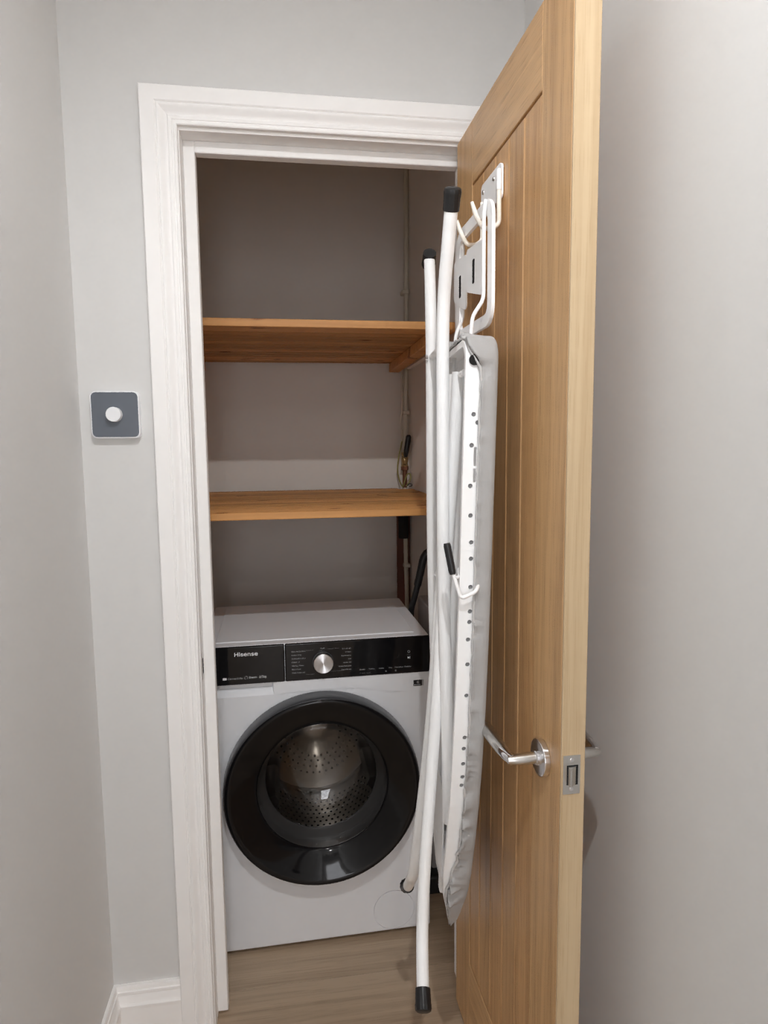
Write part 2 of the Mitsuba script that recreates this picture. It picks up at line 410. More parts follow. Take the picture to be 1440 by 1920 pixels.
# latch in the leading edge: local x = across the edge (t = -n), y = out of the edge (a), z
lm = lambda m: frame_map(m, [-EN, EA, EZ], DO + DW * EA)
L = numbered('door_1__latch_plate')
pl = xzprism(sg.box(.0022, .8445, .0286, .9035), -.001, .0009)
obj('face', lm(pl), 'satin_nickel', L, smooth=False)
bolt = trimesh.convex.convex_hull(np.array([(x, yy, z) for z in (.8600, .8870) for (x, yy) in ((.0092, 0), (.0215, 0), (.0092, .0095), (.012, .0095), (.0215, .0018))]))
obj('bolt', lm(bolt), 'satin_nickel', L, smooth=False)
obj('bolt_gap', lm(box(.0078, .0250, -.0005, .0012, .8585, .8885)), 'dark_hole', L, smooth=False)
for z in (.8520, .8965):
    obj('screw', lm(lathe([(0, .0006), (.0032, .0006), (.0030, .0016), (.0018, .0020), (0, .0020)], 20, (.0152, 0, z), (0, 1, 0))), 'chrome', L)

# ------------------------------------------------------------------ thermostat-like dimmer on the wall
t = thing('dimmer_switch', 'square slate grey wall dimmer with a round white knob and white rim', 'switch')
cx, cz, hs = -.1700, 1.4225, .0472
obj('back_box', xzprism(rrect(cx - hs, cz - hs, cx + hs, cz + hs, .011), -.0185, .0), 'white_plastic', t, smooth=30)
obj('face_plate', xzprism(rrect(cx - hs + .0022, cz - hs + .0022, cx + hs - .0022, cz + hs - .0022, .0095), -.0202, -.0180), 'slate_plate', t, smooth=30, label='slate grey square face')
obj('knob', lathe([(0, .002), (.0150, .002), (.0150, .0145), (.0142, .016), (0, .016)], 48, (cx, -.0190, cz), (0, -1, 0)), 'white_plastic', t, label='round white knob')

# ------------------------------------------------------------------ washing machine
MX, MY, MA, MW, MH, MD, MZ = .5374, .2317, .0180, .595, .8385, .4244, .0106
ex = np.array([math.cos(MA), math.sin(MA), 0]); ey = np.array([-math.sin(MA), math.cos(MA), 0])
wm = lambda m: frame_map(m, [ex, ey, EZ], np.array([MX, MY, MZ]))      # local x in [-MW, 0], y depth, z from the plinth
W = thing('washing_machine', 'white front-loading washing machine with a black porthole door and black control panel', 'washing machine')
DCX, DCZ = -.2925, .458 - MZ
PZ = .7496 - MZ                       # lower edge of the control panel
shell = to_mf(rbox(-MW, 0, 0, MD, 0, PZ + .02, .006, 16)).trim_by_plane([0, 0, -1], -PZ)
cav = to_mf(lathe([(0, -.05), (.200, -.05), (.200, .33), (0, .33)], 96, (DCX, 0, DCZ), (0, 1, 0)))
recess = to_mf(trimesh.convex.convex_hull(np.array([(x, yy, z) for (yy, z, e) in ((-.01, PZ + .01, 0), (.016, PZ + .01, .006), (.016, PZ - .016, .006), (-.01, PZ - .046, 0)) for x in (-.566 + e, -.412 - e)])))
circ = manifold3d.Manifold.cylinder(.02, .0573, .0573, 64).rotate([90, 0, 0]).translate([-.1030, .0030, .0720 - MZ])
ring_cut = circ - manifold3d.Manifold.cylinder(.06, .0563, .0563, 64).rotate([90, 0, 0]).translate([-.1030, .02, .0720 - MZ])
body = shell - cav - recess - ring_cut
obj('cabinet', wm(to_tm(body)), 'white_enamel', W, smooth=25)
# moulded fascia below the panel: arches over the door
zb = lambda x: .6990 - MZ + .0205 * math.exp(-((x - DCX) / .155) ** 4) * 1.0
xs = np.linspace(-MW + .003, -.003, 70)
top_edge = [(-.003, PZ), (-.406, PZ), (-.406, PZ - .05), (-.572, PZ - .05), (-.572, PZ), (-MW + .003, PZ)]
fp = sg.Polygon([(x, zb(x)) for x in xs] + top_edge).buffer(0)
fp = fp.difference(sg.Point(DCX, DCZ).buffer(.2572, quad_segs=48))
fp = fp if fp.geom_type == 'Polygon' else max(fp.geoms, key=lambda g: g.area)
obj('fascia', wm(xzprism(fp, -.0022, .0)), 'white_enamel', W, smooth=25)
# top plate
tp = rbox(-MW, 0, -.002, MD, MH - .022, MH + .001, .006, 16)
obj('top_plate', wm(tp), 'white_enamel', W, smooth=40)
obj('top_panel', wm(rbox(-MW + .035, -.035, .03, MD - .03, MH - .01, MH + .0035, .003, 12)), 'white_enamel', W, smooth=40)
# panel zone carcass
obj('panel_frame', wm(box(-MW + .001, -.001, .004, MD, PZ, MH - .02)), 'white_enamel', W, smooth=False)
DS = -.3838                           # seam between drawer front and control panel
PT = MH - .0005
cp = obj('control_panel', wm(rbox(DS + .0007, -.0003, -.006, .010, PZ, PT, .003, 12)), 'black_gloss', W, smooth=40, label='glossy black control panel')
dr_ = obj('detergent_drawer', wm(rbox(-MW + .0003, DS - .0007, -.006, .010, PZ, PT, .003, 12)), 'black_gloss', W, smooth=40, label='glossy black drawer front with lettering')

def lettering(s, x, z, h, m, parent, yoff=-.0060, bold=False, right=False, sx=1.0, name='lettering', wfit=None):
    tm = meshkit.text_mesh(s, h, .0004, bold)
    v = np.asarray(tm.vertices).copy()
    if wfit: sx = wfit / v[:, 0].max()
    v[:, 0] *= sx
    if right: v[:, 0] -= v[:, 0].max()
    # text x -> machine x, text y -> z, text z -> out of the face (-y)
    tm.vertices = np.c_[x + v[:, 0], yoff - v[:, 2], z + v[:, 1]]
    return obj(name, wm(tm), m, parent, smooth=False)
lettering('Hisense', -.5115, .8245 - MZ, .0098, 'print_white', dr_, bold=True, wfit=.060)
# feature line of the drawer: camera-like mark, ConnectLife, steam mark, capacity
zr = .7650 - MZ
obj('mark', wm(xzprism(rrect(-.5410, zr - .0012, -.5310, zr + .0050, .0018), -.0064, -.0059)), 'print_white', dr_, smooth=False)
lettering('ConnectLife', -.5285, zr - .0006, .0050, 'print_grey', dr_, wfit=.0370)
ring = sg.Point(-.4825, zr + .0022).buffer(.0043).difference(sg.Point(-.4825, zr + .0022).buffer(.0034)).difference(sg.box(-.4835, zr - .004, -.4810, zr - .0005))
obj('mark', wm(xzprism(ring, -.0064, -.0059)), 'print_grey', dr_, smooth=False)
lettering('Steam', -.4755, zr, .0048, 'print_white', dr_, wfit=.0195)
lettering('6/5kg', -.4500, zr - .0006, .0062, 'print_white', dr_, wfit=.0180)
# programme names either side of the dial
KX, KZ = -.2858, .7965 - MZ
left = ['Remote Control', 'Cotton Dry', 'Synthetics Dry', 'Steam 15', 'Allergy Care', 'Baby Care', 'Wash & Dry 60']
for i, s in enumerate(left):
    lettering(s, -.3670, .8262 - MZ - .0094 * i, .0030, 'print_grey', cp, wfit=.0026 * len(s))
right = ['Eco 40-60', 'Cotton', 'Synthetics', 'Mix', 'Quick 15', 'Wool/Delicate', 'Spin/Drain']
for i, s in enumerate(right):
    lettering(s, -.2120, .8265 - MZ - .0094 * i, .0030, 'print_grey', cp, right=True, wfit=.0026 * len(s))
lettering('Auto', -.2915, .8310 - MZ, .0030, 'print_grey', cp, wfit=.011)
for (x0, x1, z) in ((-.331, -.309, .8288), (-.276, -.243, .8296), (-.331, -.309, .7645), (-.270, -.236, .7690)):
    obj('mark', wm(box(x0, x1, -.0063, -.0058, z - MZ, z - MZ + .0005)), 'print_dim', cp, smooth=False)
for s, x, ww in (('Speed', -.1905, .0145), ('Temp.', -.1665, .0165), ('Spin', -.1385, .0125), ('Dry', -.1125, .0095), ('Extra Rinse', -.0960, .0225), ('Delay', -.0705, .0195)):
    lettering(s, x, .7668 - MZ, .0030, 'print_grey', cp, wfit=ww)
lettering('3 sec. lock', -.1905, .7570 - MZ, .0022, 'print_dim', cp, wfit=.030)
for x in (-.1195, -.0935):
    obj('mark', wm(xzprism(sg.Point(x, .7592 - MZ).buffer(.0022), -.0064, -.0059)), 'print_dim', cp, smooth=False)
pr = sg.Point(-.0577, .8085 - MZ).buffer(.0034).difference(sg.Point(-.0577, .8085 - MZ).buffer(.0026)).difference(sg.box(-.0584, .8100 - MZ, -.0570, .8130 - MZ))
obj('mark', wm(xzprism(pr, -.0064, -.0059)), 'print_grey', cp, smooth=False)
obj('mark', wm(xzprism(sg.box(-.0580, .8105 - MZ, -.0574, .8122 - MZ), -.0064, -.0059)), 'print_grey', cp, smooth=False)
obj('mark', wm(box(-.0630, -.0525, -.0064, -.0059, .7998 - MZ, .8002 - MZ)), 'print_dim', cp, smooth=False)
obj('mark', wm(xzprism(sg.Polygon([(-.0605, .7890 - MZ), (-.0605, .7958 - MZ), (-.0562, .7924 - MZ)]), -.0064, -.0059)), 'print_white', cp, smooth=False)
obj('mark', wm(box(-.0556, -.0543, -.0064, -.0059, .7890 - MZ, .7958 - MZ)), 'print_white', cp, smooth=False)
# dial
dial = numbered(W + '__dial'); labels[dial] = {'label': 'round brushed metal programme dial'}
obj('bezel', wm(lathe([(.0, .0), (.0275, .0), (.0275, .002), (.0268, .003), (0, .003)], 64, (KX, -.0055, KZ), (0, -1, 0))), 'dark_grey_plastic', dial)
# radially spun face: a fine fan of facets gives the anisotropic glint
nf = 96; a = np.arange(nf) / nf * 2 * np.pi
fv = [(0, .0198)]; ff = []
rr_ = [.0225, .0250]
for r_, h_ in ((.0240, .0202), (.0258, .0188), (.0262, .003)):
    fv += [(r_ * math.cos(t_), h_, r_ * math.sin(t_)) for t_ in a]
fv[0] = (0, .0202, 0)
for j in range(nf):
    k = (j + 1) % nf
    ff.append([0, 1 + k, 1 + j])
    for q in range(2):
        A, B = 1 + q * nf, 1 + (q + 1) * nf
        ff += [[A + j, A + k, B + k], [A + j, B + k, B + j]]
dm = trimesh.Trimesh(np.array(fv), ff, process=False); dm.fix_normals()
v = np.asarray(dm.vertices); dm = trimesh.Trimesh(np.c_[KX + v[:, 0], -.0055 - v[:, 1], KZ + v[:, 2]], np.asarray(dm.faces)[:, ::-1], process=False)
scene['dial_metal'] = {'type': 'twosided', 'bsdf': {'type': 'principled', 'base_color': {'type': 'rgb', 'value': [.74, .75, .78]}, 'metallic': 1.0, 'roughness': .38, 'anisotropic': .95}}
nr = 10
rs = np.linspace(.0004, .0246, nr)
gv = np.array([(KX + r_ * math.cos(t_), -.0055 - .0204, KZ + r_ * math.sin(t_)) for r_ in rs for t_ in np.append(a, 2 * np.pi)])
guv = np.array([(r_ * 20, t_ / 6.2832) for r_ in rs for t_ in np.append(a, 2 * np.pi)])
gf = []
for q in range(nr - 1):
    for j in range(nf):
        A = q * (nf + 1) + j; Bq = A + nf + 1
        gf += [[A, A + 1, Bq + 1], [A, Bq + 1, Bq]]
gm = trimesh.Trimesh(gv, gf, process=False)
if gm.face_normals[5][1] > 0: gm.faces = np.asarray(gm.faces)[:, ::-1]
obj('cap', wm(dm), 'satin_nickel', dial, smooth=30)
key = obj('spun_face', wm(gm), 'dial_metal', dial, smooth=False)
scene[key] = mikit.ply(wm(gm), 'dial_metal', smooth=True, uv=guv)
# energy sticker
st = obj('sticker', wm(box(-.0445, -.0215, -.0030, -.0021, .7115 - MZ, .7275 - MZ)), 'black_rubber', W, smooth=False, label='small black sticker below the panel')
obj('mark', wm(xzprism(sg.Point(-.0325, .7215 - MZ).buffer(.0032).difference(sg.Point(-.0325, .7215 - MZ).buffer(.0022)), -.0034, -.0029)), 'print_grey', st, smooth=False)
obj('mark', wm(box(-.0330, -.0320, -.0034, -.0029, .7200 - MZ, .7240 - MZ)), 'print_grey', st, smooth=False)
obj('mark', wm(box(-.0385, -.0255, -.0034, -.0029, .7140 - MZ, .7155 - MZ)), 'print_grey', st, smooth=False)
obj('mark', wm(xzprism(sg.Point(-.0410, .7148 - MZ).buffer(.0014), -.0034, -.0029)), 'print_white', st, smooth=False)
obj('edge_label', wm(box(-.0213, -.0170, -.0030, -.0021, .7120 - MZ, .7275 - MZ)), 'print_grey', W, smooth=False)
# porthole door
P = numbered(W + '__porthole_door'); labels[P] = {'label': 'round glossy black porthole door'}
dl = lambda prof, n=128: wm(lathe(prof, n, (DCX, 0, DCZ), (0, -1, 0)))      # h = distance out of the front
obj('rim', dl([(.205, -.003), (.2565, -.003), (.2585, .004), (.2575, .030), (.2555, .042), (.2530, .0462), (.2500, .0470), (.2470, .0466), (.205, .030), (.205, -.003)]), 'dark_grey_plastic', P, smooth=40)
obj('ring', dl([(.2525, .0468), (.2505, .0496), (.2470, .0508), (.2420, .0504), (.2360, .0484), (.2200, .0405), (.2000, .0300), (.1850, .0215), (.1775, .0165), (.1735, .0135), (.1720, .0100), (.190, .0100), (.2525, .0440)]), 'black_gloss', P, smooth=40)
gx, gz = DCX + .002, DCZ + .010
gl = wm(lathe([(.1745, .0125), (.1720, .0100), (.1600, -.010), (.1470, -.032), (.1390, -.062), (.1300, -.090), (.1100, -.108), (.0700, -.116), (.0, -.119)], 96, (gx - .001, 0, gz - .006), (0, -1, 0)))
obj('glass_bowl', gl, 'door_glass', P, smooth=60, label='clear glass bowl of the porthole')
# inside: gasket, drum with lifters and holes
gk = wm(lathe([(.1985, .004), (.196, -.010), (.188, -.016), (.180, -.030), (.168, -.038), (.156, -.043), (.1515, -.048), (.1530, -.054), (.166, -.060), (.182, -.075), (.200, -.085), (.232, -.090)], 96, (DCX, 0, DCZ), (0, -1, 0)))
obj('gasket', gk, 'grey_rubber', W, smooth=40)
D_ = numbered(W + '__drum'); labels[D_] = {'label': 'perforated steel drum seen through the glass'}
dprof = [(.196, -.080), (.199, -.090), (.1995, -.10), (.1995, -.300), (.185, -.318), (.10, -.322), (.06, -.305), (.0, -.300)]
dmesh = lathe(dprof, 96, (DCX, 0, DCZ), (0, -1, 0)); obj('shell', wm(dmesh), 'drum_steel', D_, smooth=40)
holes = []
for r in range(9):
    for k in range(72):
        ang = (k + .5 * (r % 2)) / 72 * 2 * np.pi
        if ((k + 5) % 24) in (0, 1, 23, 2): continue
        h = trimesh.creation.cylinder(radius=.0034, height=.001, sections=10)
        h.apply_transform(trimesh.geometry.align_vectors([0, 0, 1], [math.cos(ang), 0, math.sin(ang)]))
        h.apply_translation([DCX + .1989 * math.cos(ang), .115 + .020 * r, DCZ + .1989 * math.sin(ang)]); holes.append(h)
for r in range(1, 6):
    rr = .075 + .02 * (r - 1)
    for k in range(int(2 * np.pi * rr / .020)):
        ang = k / int(2 * np.pi * rr / .020) * 2 * np.pi
        yb_ = .3005 + (.0215 * min(1, (rr - .06) / .04) if rr < .10 else .0205)
        h = trimesh.creation.cylinder(radius=.0034, height=.0016, sections=10); h.apply_transform(trimesh.geometry.align_vectors([0, 0, 1], [0, 1, 0]))
        h.apply_translation([DCX + rr * math.cos(ang), yb_ - .0005, DCZ + rr * math.sin(ang)]); holes.append(h)
obj('perforations', wm(cat(holes)), 'dark_hole', D_, smooth=False, kind='stuff')
for k in range(3):
    ang = math.radians(-24 + 120 * k)
    prof = trimesh.convex.convex_hull(np.array([(sx, yy, hz) for yy in (.105, .290) for (sx, hz) in ((-.036, 0), (.036, 0), (-.010, .048), (.010, .048))]))
    prof = prof.subdivide().subdivide(); v = np.asarray(prof.vertices)
    er, et = np.array([math.cos(ang), 0, math.sin(ang)]), np.array([-math.sin(ang), 0, math.cos(ang)])
    q = np.array([DCX, 0, DCZ]) + v[:, :1] * et + v[:, 1:2] * np.array([0, 1, 0]) + (.1985 - v[:, 2:3]) * er
    lf = trimesh.Trimesh(q, prof.faces, process=False); lf.fix_normals(); obj('lifter', wm(lf), 'drum_steel', D_, smooth=50)
# feet
for fx in (-.55, -.045):
    for fy in (.05, MD - .05):
        obj('foot', wm(lathe([(0, -.0104), (.021, -.0104), (.021, -.004), (.010, -.003), (.010, .003), (0, .003)], 24, (fx, fy, 0))), 'black_rubber', W)

# ------------------------------------------------------------------ slatted pine shelves
def shelf(name, label, yf, yb, z, th, seed):
    t = thing(name, label, 'shelf', 'slatted pine shelves in the cupboard')
    x0, x1 = CX0 + .004, CX1 - .003
    obj('front_rail', box(x0, x1, yf, yf + .030, z - th, z, .0012), 'pine', t, smooth=False)
    n = 13; pitch = (yb - yf - .034) / n
    for i in range(n):
        a = yf + .036 + i * pitch
        dz = .0010 * math.sin(i * 2.3 + seed)
        obj('slat', box(x0, x1 if a + pitch < .885 else .5695, a, a + pitch - .0115, z - th + .0005, z - .0006 + dz * .4, .0015), ('pine_warm', 'pine_aged', 'pine', 'pine_dull', 'pine_aged')[(i * 3 + seed * 2 + i // 4) % 5], t, smooth=False)
    for bx in (CX0 + .02, .545 if z > 1.4 else .500):
        obj('bearer', box(bx, bx + .038, yf + (.032 if z > 1.4 else .30), yb - .003, z - th - (.030 if z > 1.4 else .022), z - th - .0002, .002), 'pine_warm', t, smooth=False)
    return t
UZ, LZ = 1.668, 1.1986
shelf('slatted_shelf', 'upper slatted pine shelf, seen from below, cross batten under its right end', .236, .930, UZ, .0195, 0)
shelf('slatted_shelf', 'lower slatted pine shelf, seen from above, over the washing machine', .139, .930, LZ, .0175, 1)
t = numbered('shelf_cleat'); scene[t] = mikit.ply(box(CX1 - .018, CX1 - .0003, .56, .890, UZ - .0417, UZ - .0197, .0015), 'trim_paint')
labels[t] = {'label': 'white painted wall cleat under the upper slatted shelf, right of its batten', 'category': 'batten'}

# ------------------------------------------------------------------ pipework in the back corner
t = numbered('backing_board'); scene[t] = mikit.ply(box(.5715, .6195, .934, .9497, .30, 1.176, .002), 'brown_board')
labels[t] = {'label': 'reddish brown wooden backing board behind the pipes, between machine and lower shelf', 'category': 'board'}
PX, PY = .601, .915
t = thing('water_pipe', 'painted water pipe rising up the back right corner with a lever valve', 'pipe')
pipe_path = smooth_path([(.6045, PY, .32), (.6035, PY, .75), (.600, PY, .95), (.5985, PY, 1.20), (.5985, PY, 1.262)], 6)
obj('lower_run', tube(pipe_path, .0078, 16), 'pipe_paint', t)
obj('insulation', tube(np.array([(.5925, PY, 1.012), (.592, PY, 1.10), (.5925, PY, 1.178)]), .0185, 20), 'foam_black', t, label='black foam sleeve')
obj('copper_tail', tube(np.array([(.5985, PY, 1.20), (.5985, PY, 1.275)]), .0082, 16), 'old_copper', t)
val = numbered(t + '__valve')
obj('body', lathe([(0, -.028), (.0125, -.028), (.0135, -.020), (.0105, -.016), (.0120, -.006), (.0135, 0), (.0120, .008), (.0105, .014), (.0135, .020), (.0125, .028), (0, .028)], 12, (.5985, PY, 1.302)), 'brass', val)
obj('nut', lathe([(0, -.008), (.0145, -.008), (.0145, .006), (0, .006)], 6, (.5985, PY, 1.272)), 'old_copper', val, smooth=False)
obj('stem', tube(np.array([(.5985, PY, 1.305), (.6000, PY - .026, 1.316)]), .005, 12), 'brass', val)
lv = smooth_path([(.597, PY - .024, 1.312), (.600, PY - .027, 1.335), (.605, PY - .028, 1.365), (.6085, PY - .028, 1.392)], 6)
obj('lever', tube(lv, np.r_[np.linspace(.006, .0098, 6), np.full(len(lv) - 8, .0100), [.0092, .006]], 16), 'vacuum_black', val, label='black lever grip')
obj('upper_run', tube(smooth_path([(.5985, PY, 1.325), (.602, PY, 1.45), (.6055, PY, 1.62), (.609, PY + .003, 1.9), (.612, PY + .006, CEIL)], 6), .0078, 16), 'pipe_paint', t)
for z in (.908, 1.473, 1.90):
    obj('clip', box(.592, .617, PY - .0105, .9338 if z < 1 else .949, z - .007, z + .007, .002), 'pipe_paint', t, smooth=False)
t = thing('earth_cable', 'thin yellow-green earth cable looping beside the valve', 'cable')
cab = smooth_path([(.594, PY - .006, 1.70), (.589, PY - .006, 1.60), (.590, PY - .006, 1.50), (.584, PY - .008, 1.44), (.588, PY - .008, 1.40), (.586, PY - .010, 1.365), (.574, PY - .012, 1.31), (.570, PY - .012, 1.265), (.577, PY - .012, 1.225), (.588, PY - .014, 1.205),
                   (.592, PY - .018, 1.215), (.602, PY - .020, 1.245), (.612, PY - .020, 1.252), (.617, PY - .020, 1.240), (.612, PY - .020, 1.222), (.600, PY - .018, 1.206)], 8)
obj('painted_run', tube(cab[:40], .0026, 10), 'pipe_paint', t)
obj('bare_run', tube(cab[39:], .0026, 10), 'cable_yellow_green', t)
t = numbered('pipe_clamp')
cl = cat([tube(fillet([(.609, PY - .03, 1.206), (.626 - .008, PY - .034, 1.207), (.6185, PY - .036, 1.214), (.607, PY - .034, 1.216), (.603, PY - .03, 1.208)], .004), .0018, 8)])
scene[t] = mikit.ply(cl, 'vacuum_black', smooth=40); labels[t] = {'label': 'small dark wire clamp lying on the lower shelf below the valve', 'category': 'clamp'}

# ------------------------------------------------------------------ vacuum cleaner squeezed in beside the machine
t = thing('vacuum_cleaner', 'black bent tube handle of a grey upright cleaner wedged right of the machine', 'vacuum cleaner')
hp = smooth_path([(.572, .590, .45), (.5540, .560, .72), (.5440, .525, .832), (.5535, .505, .892), (.5655, .495, .950), (.5735, .490, 1.002), (.586, .485, 1.028), (.600, .480, 1.034), (.6065, .475, 1.015), (.606, .470, .94), (.604, .470, .86)], 8)
obj('handle', tube(hp, .0092, 16), 'vacuum_black', t)
gp = smooth_path([(.5600, .500, .925), (.5690, .493, .970), (.5765, .489, 1.008), (.588, .484, 1.0295)], 6)
obj('grip_sleeve', tube(gp, .0118, 16), 'vacuum_black', t)
obj('body', rbox(.5800, .6180, .40, .60, .03, .870, .008, 12), 'vacuum_grey', t, smooth=40, label='pale grey body')
obj('base', rbox(.5560, .6190, .36, .64, .0005, .06, .01, 12), 'vacuum_black', t, smooth=40)

# ------------------------------------------------------------------ ironing board hung on the door
TH = math.atan(.105)
EU = math.cos(TH) * EA + math.sin(TH) * EN; EM = math.cos(TH) * EN - math.sin(TH) * EA
BO = DO + .24 * EA + .030 * EN
LEAN = .025
def bp(q, lean=0.0):
    """Board coordinates (u across, m out from the door, z) -> world; the lower end leans out."""
    q = np.atleast_2d(np.asarray(q, float)); m = q[:, 1] + lean * (1.45 - q[:, 2])
    return BO + q[:, :1] * EU + m[:, None] * EM + q[:, 2:3] * EZ
def bm(mesh, lean=0.0, nose=False):
    mesh = mesh.copy(); v = np.array(mesh.vertices)
    if nose:                                     # the board gets thinner towards its nose
        t_ = np.clip((v[:, 2] - .405) / .135, 0, 1); f_ = .36 + .64 * t_ * t_ * (3 - 2 * t_)
        v[:, 1] = .004 + (v[:, 1] - .004) * f_ + (1 - f_) * .012
    mesh.vertices = bp(v, lean)
    if np.linalg.det(np.array([EU, EM, EZ])) < 0: mesh.faces = np.asarray(mesh.faces)[:, ::-1]
    return mesh
B = thing('ironing_board', 'folded white ironing board with grey cover hanging nose down on the door', 'ironing board')
ZT, ZN = 1.530, .412
def half_width(z):
    return np.interp(z, [ZN, .420, .45, .50, .56, .64, .72, .80, .90, 1.0, 1.1, 1.3, ZT - .0], [0.0, .012, .031, .056, .080, .106, .127, .142, .154, .160, .163, .165, .165])
zz = np.linspace(ZN, ZT, 120)
right_ = [(half_width(z), z) for z in zz]
raw = sg.Polygon(right_ + [(-x, z) for x, z in right_[::-1]]).buffer(0)
raw = raw.buffer(-.045, quad_segs=16).buffer(.045, quad_segs=16).union(sg.Polygon([(x, z) for x, z in right_ if z < 1.2] + [(-x, z) for x, z in right_[::-1] if z < 1.2]).buffer(0)).buffer(-.012).buffer(.012, quad_segs=12)
raw = sg.Polygon(raw.exterior)
N = 620
def ring_pts(poly, n=N):
    L_ = poly.exterior.length; return np.array([poly.exterior.interpolate(i / n * L_).coords[0] for i in range(n)])
o = ring_pts(raw); 
if sg.Polygon(o).exterior.is_ccw is False: o = o[::-1]
tan = np.roll(o, -1, 0) - np.roll(o, 1, 0); tan /= np.linalg.norm(tan, axis=1, keepdims=True)
for _ in range(6): tan = (np.roll(tan, 1, 0) + tan + np.roll(tan, -1, 0)); tan /= np.linalg.norm(tan, axis=1, keepdims=True)
outn = np.c_[tan[:, 1], -tan[:, 0]]
s_ = np.arange(N) / N * raw.exterior.length
# gathers: strong near the nose and at the corners, weak along the straight sides
gather = np.interp(o[:, 1], [ZN, .62, .80, .95, 1.2, 1.42, 1.50, ZT], [1.0, .9, .7, .35, .18, .3, .7, 1.0])
P3 = np.c_[o[:, 0] * 40, o[:, 1] * 40, 0 * s_]
ripple = (meshkit.noise(np.c_[s_ * 62, 0 * s_, 0 * s_], 3) - .5) * 2 + .6 * (meshkit.noise(np.c_[s_ * 150, 0 * s_, 0 * s_], 5) - .5) * 2
ripple = np.where(np.arange(N) < 3, ripple * .0, ripple)
rows = [(.030, .0005, 0), (.012, .0, 0), (.005, .0012, .05), (.0015, .0045, .15), (.0, .009, .35), (.0, .015, .6), (.0005, .021, .9), (.0012, .0255, 1.0), (.0, .0285, 1.1), (.0010, .0310, 1.2), (.0034, .0318, 1.0), (.0040, .028, .3)]
sst = lambda a, b, x: np.clip((x - a) / (b - a), 0, 1) ** 2 * (3 - 2 * np.clip((x - a) / (b - a), 0, 1))
hem_ext = -.0025 + .0215 * sst(.66, .44, o[:, 1]) + .0215 * sst(1.47, 1.515, o[:, 1])
V = []
slant = (meshkit.noise(np.c_[s_ * 18, 0 * s_ + 4, 0 * s_], 9) - .5) * .05
for k, (ins, m, g) in enumerate(rows):
    sh = (meshkit.noise(np.c_[(s_ + slant * g) * 58 + m * 25, 0 * s_, 0 * s_], 3) - .5) * 2 + .5 * (meshkit.noise(np.c_[(s_ - slant * g) * 140, 0 * s_ + m * 30, 0 * s_], 5) - .5) * 2
    off = -ins + .0085 * g * gather * (sh + .55) * (.35 + .65 * sst(.0, .03, m))
    mm = m + (.0022 * g * gather * (meshkit.noise(np.c_[s_ * 90, 0 * s_ + 8, 0 * s_], 11) - .5) * 2 if k > 6 else 0) + hem_ext * (0, 0, 0, 0, 0, .15, .4, .7, .9, 1.0, 1.0, .9)[k]
    q = o + outn * off[:, None]
    V.append(np.c_[q[:, 0], np.broadcast_to(mm, N), q[:, 1]])
V = np.vstack(V); F = []
for k in range(len(rows) - 1):
    for j in range(N):
        a_, b_ = k * N + j, k * N + (j + 1) % N
        F += [[a_, b_, b_ + N], [a_, b_ + N, a_ + N]]
inner = V[:N][:, [0, 2]]
# the flat face towards the door
tri_v, tri = trimesh.creation.triangulate_polygon(sg.Polygon(inner[::4]), engine='earcut')
base = len(V); V = np.vstack([V, np.c_[tri_v[:, 0], np.full(len(tri_v), .0005), tri_v[:, 1]]])
F += [[base + t_[0], base + t_[1], base + t_[2]] for t_ in tri]
cover = trimesh.Trimesh(V, F, process=False); cover.fix_normals()
cover_key = obj('cover', bm(cover, LEAN, True), 'grey_cover', B, smooth=True, label='pale grey gathered cloth cover')
scene[cover_key] = mikit.ply(bm(cover, LEAN, True), 'grey_cover', smooth=50)
# gathered elastic edge of the cover (a ruffled cord)
cord = np.c_[(o + outn * (-.0020 + .0016 * gather * ripple)[:, None])[:, 0], .0312 + hem_ext + .0026 * gather * np.roll(ripple, 5), (o + outn * (-.0020 + .0016 * gather * ripple)[:, None])[:, 1]]
cord = np.vstack([cord[::2], cord[:1]])
obj('elastic_edge', bm(tube(cord, .0022, 8, caps=False), LEAN, True), 'elastic_hem', cover_key, smooth=50)
# bunched cloth and drawstring at the nose
lump = trimesh.creation.icosphere(subdivisions=4, radius=1.0); v = np.asarray(lump.vertices)
v = v * np.array([.020, .012, .030]) * (1 + .32 * (meshkit.fbm(v * 3.1 + 5, 4, 2) - .5) * 2)[:, None]
lump.vertices = v + np.array([-.012, .043, ZN + .052])
obj('bunched_hem', bm(lump, LEAN, True), 'elastic_hem', cover_key, smooth=60)
# steel pan: sheet and perforated skirt
po = raw.buffer(-.0068); pi_ = raw.buffer(-.0084); fl = raw.buffer(-.0176)
SKM = .0525
def umz(poly, m0, m1):
    m = trimesh.creation.extrude_polygon(poly, m1 - m0, engine='earcut'); v = m.vertices
    m.vertices = np.c_[v[:, 0], m1 - v[:, 2], v[:, 1]]; return m
po_s, pi_s, fl_s = po.simplify(.0004), pi_.simplify(.0004), fl.simplify(.0004)
skirt = to_mf(umz(po_s.difference(pi_s), .010, SKM)) + to_mf(umz(po_s.difference(fl_s), SKM - .0022, SKM + .0002))
HOLES = [(.0378, 1.402), (.0310, 1.389), (.0396, 1.353), (.0399, 1.288), (.0380, 1.240), (.0355, 1.196), (.0350, 1.169), (.0345, 1.122), (.0340, 1.081), (.0343, 1.063), (.0356, 1.033), (.0350, .990), (.0345, .935), (.0340, .858), (.0345, .837), (.0342, .808), (.0338, .782), (.0345, .765)]
for (m, z) in HOLES:
    skirt = skirt - manifold3d.Manifold.cylinder(.50, .0037, .0037, 14).rotate([0, 90, 0]).translate([-.25, m, z])
for (z, dz) in ((1.335, .030), (1.305, .022)):
    skirt = skirt - manifold3d.Manifold.cube([.5, .0045, dz], True).translate([0, .0335, z])
hb = []
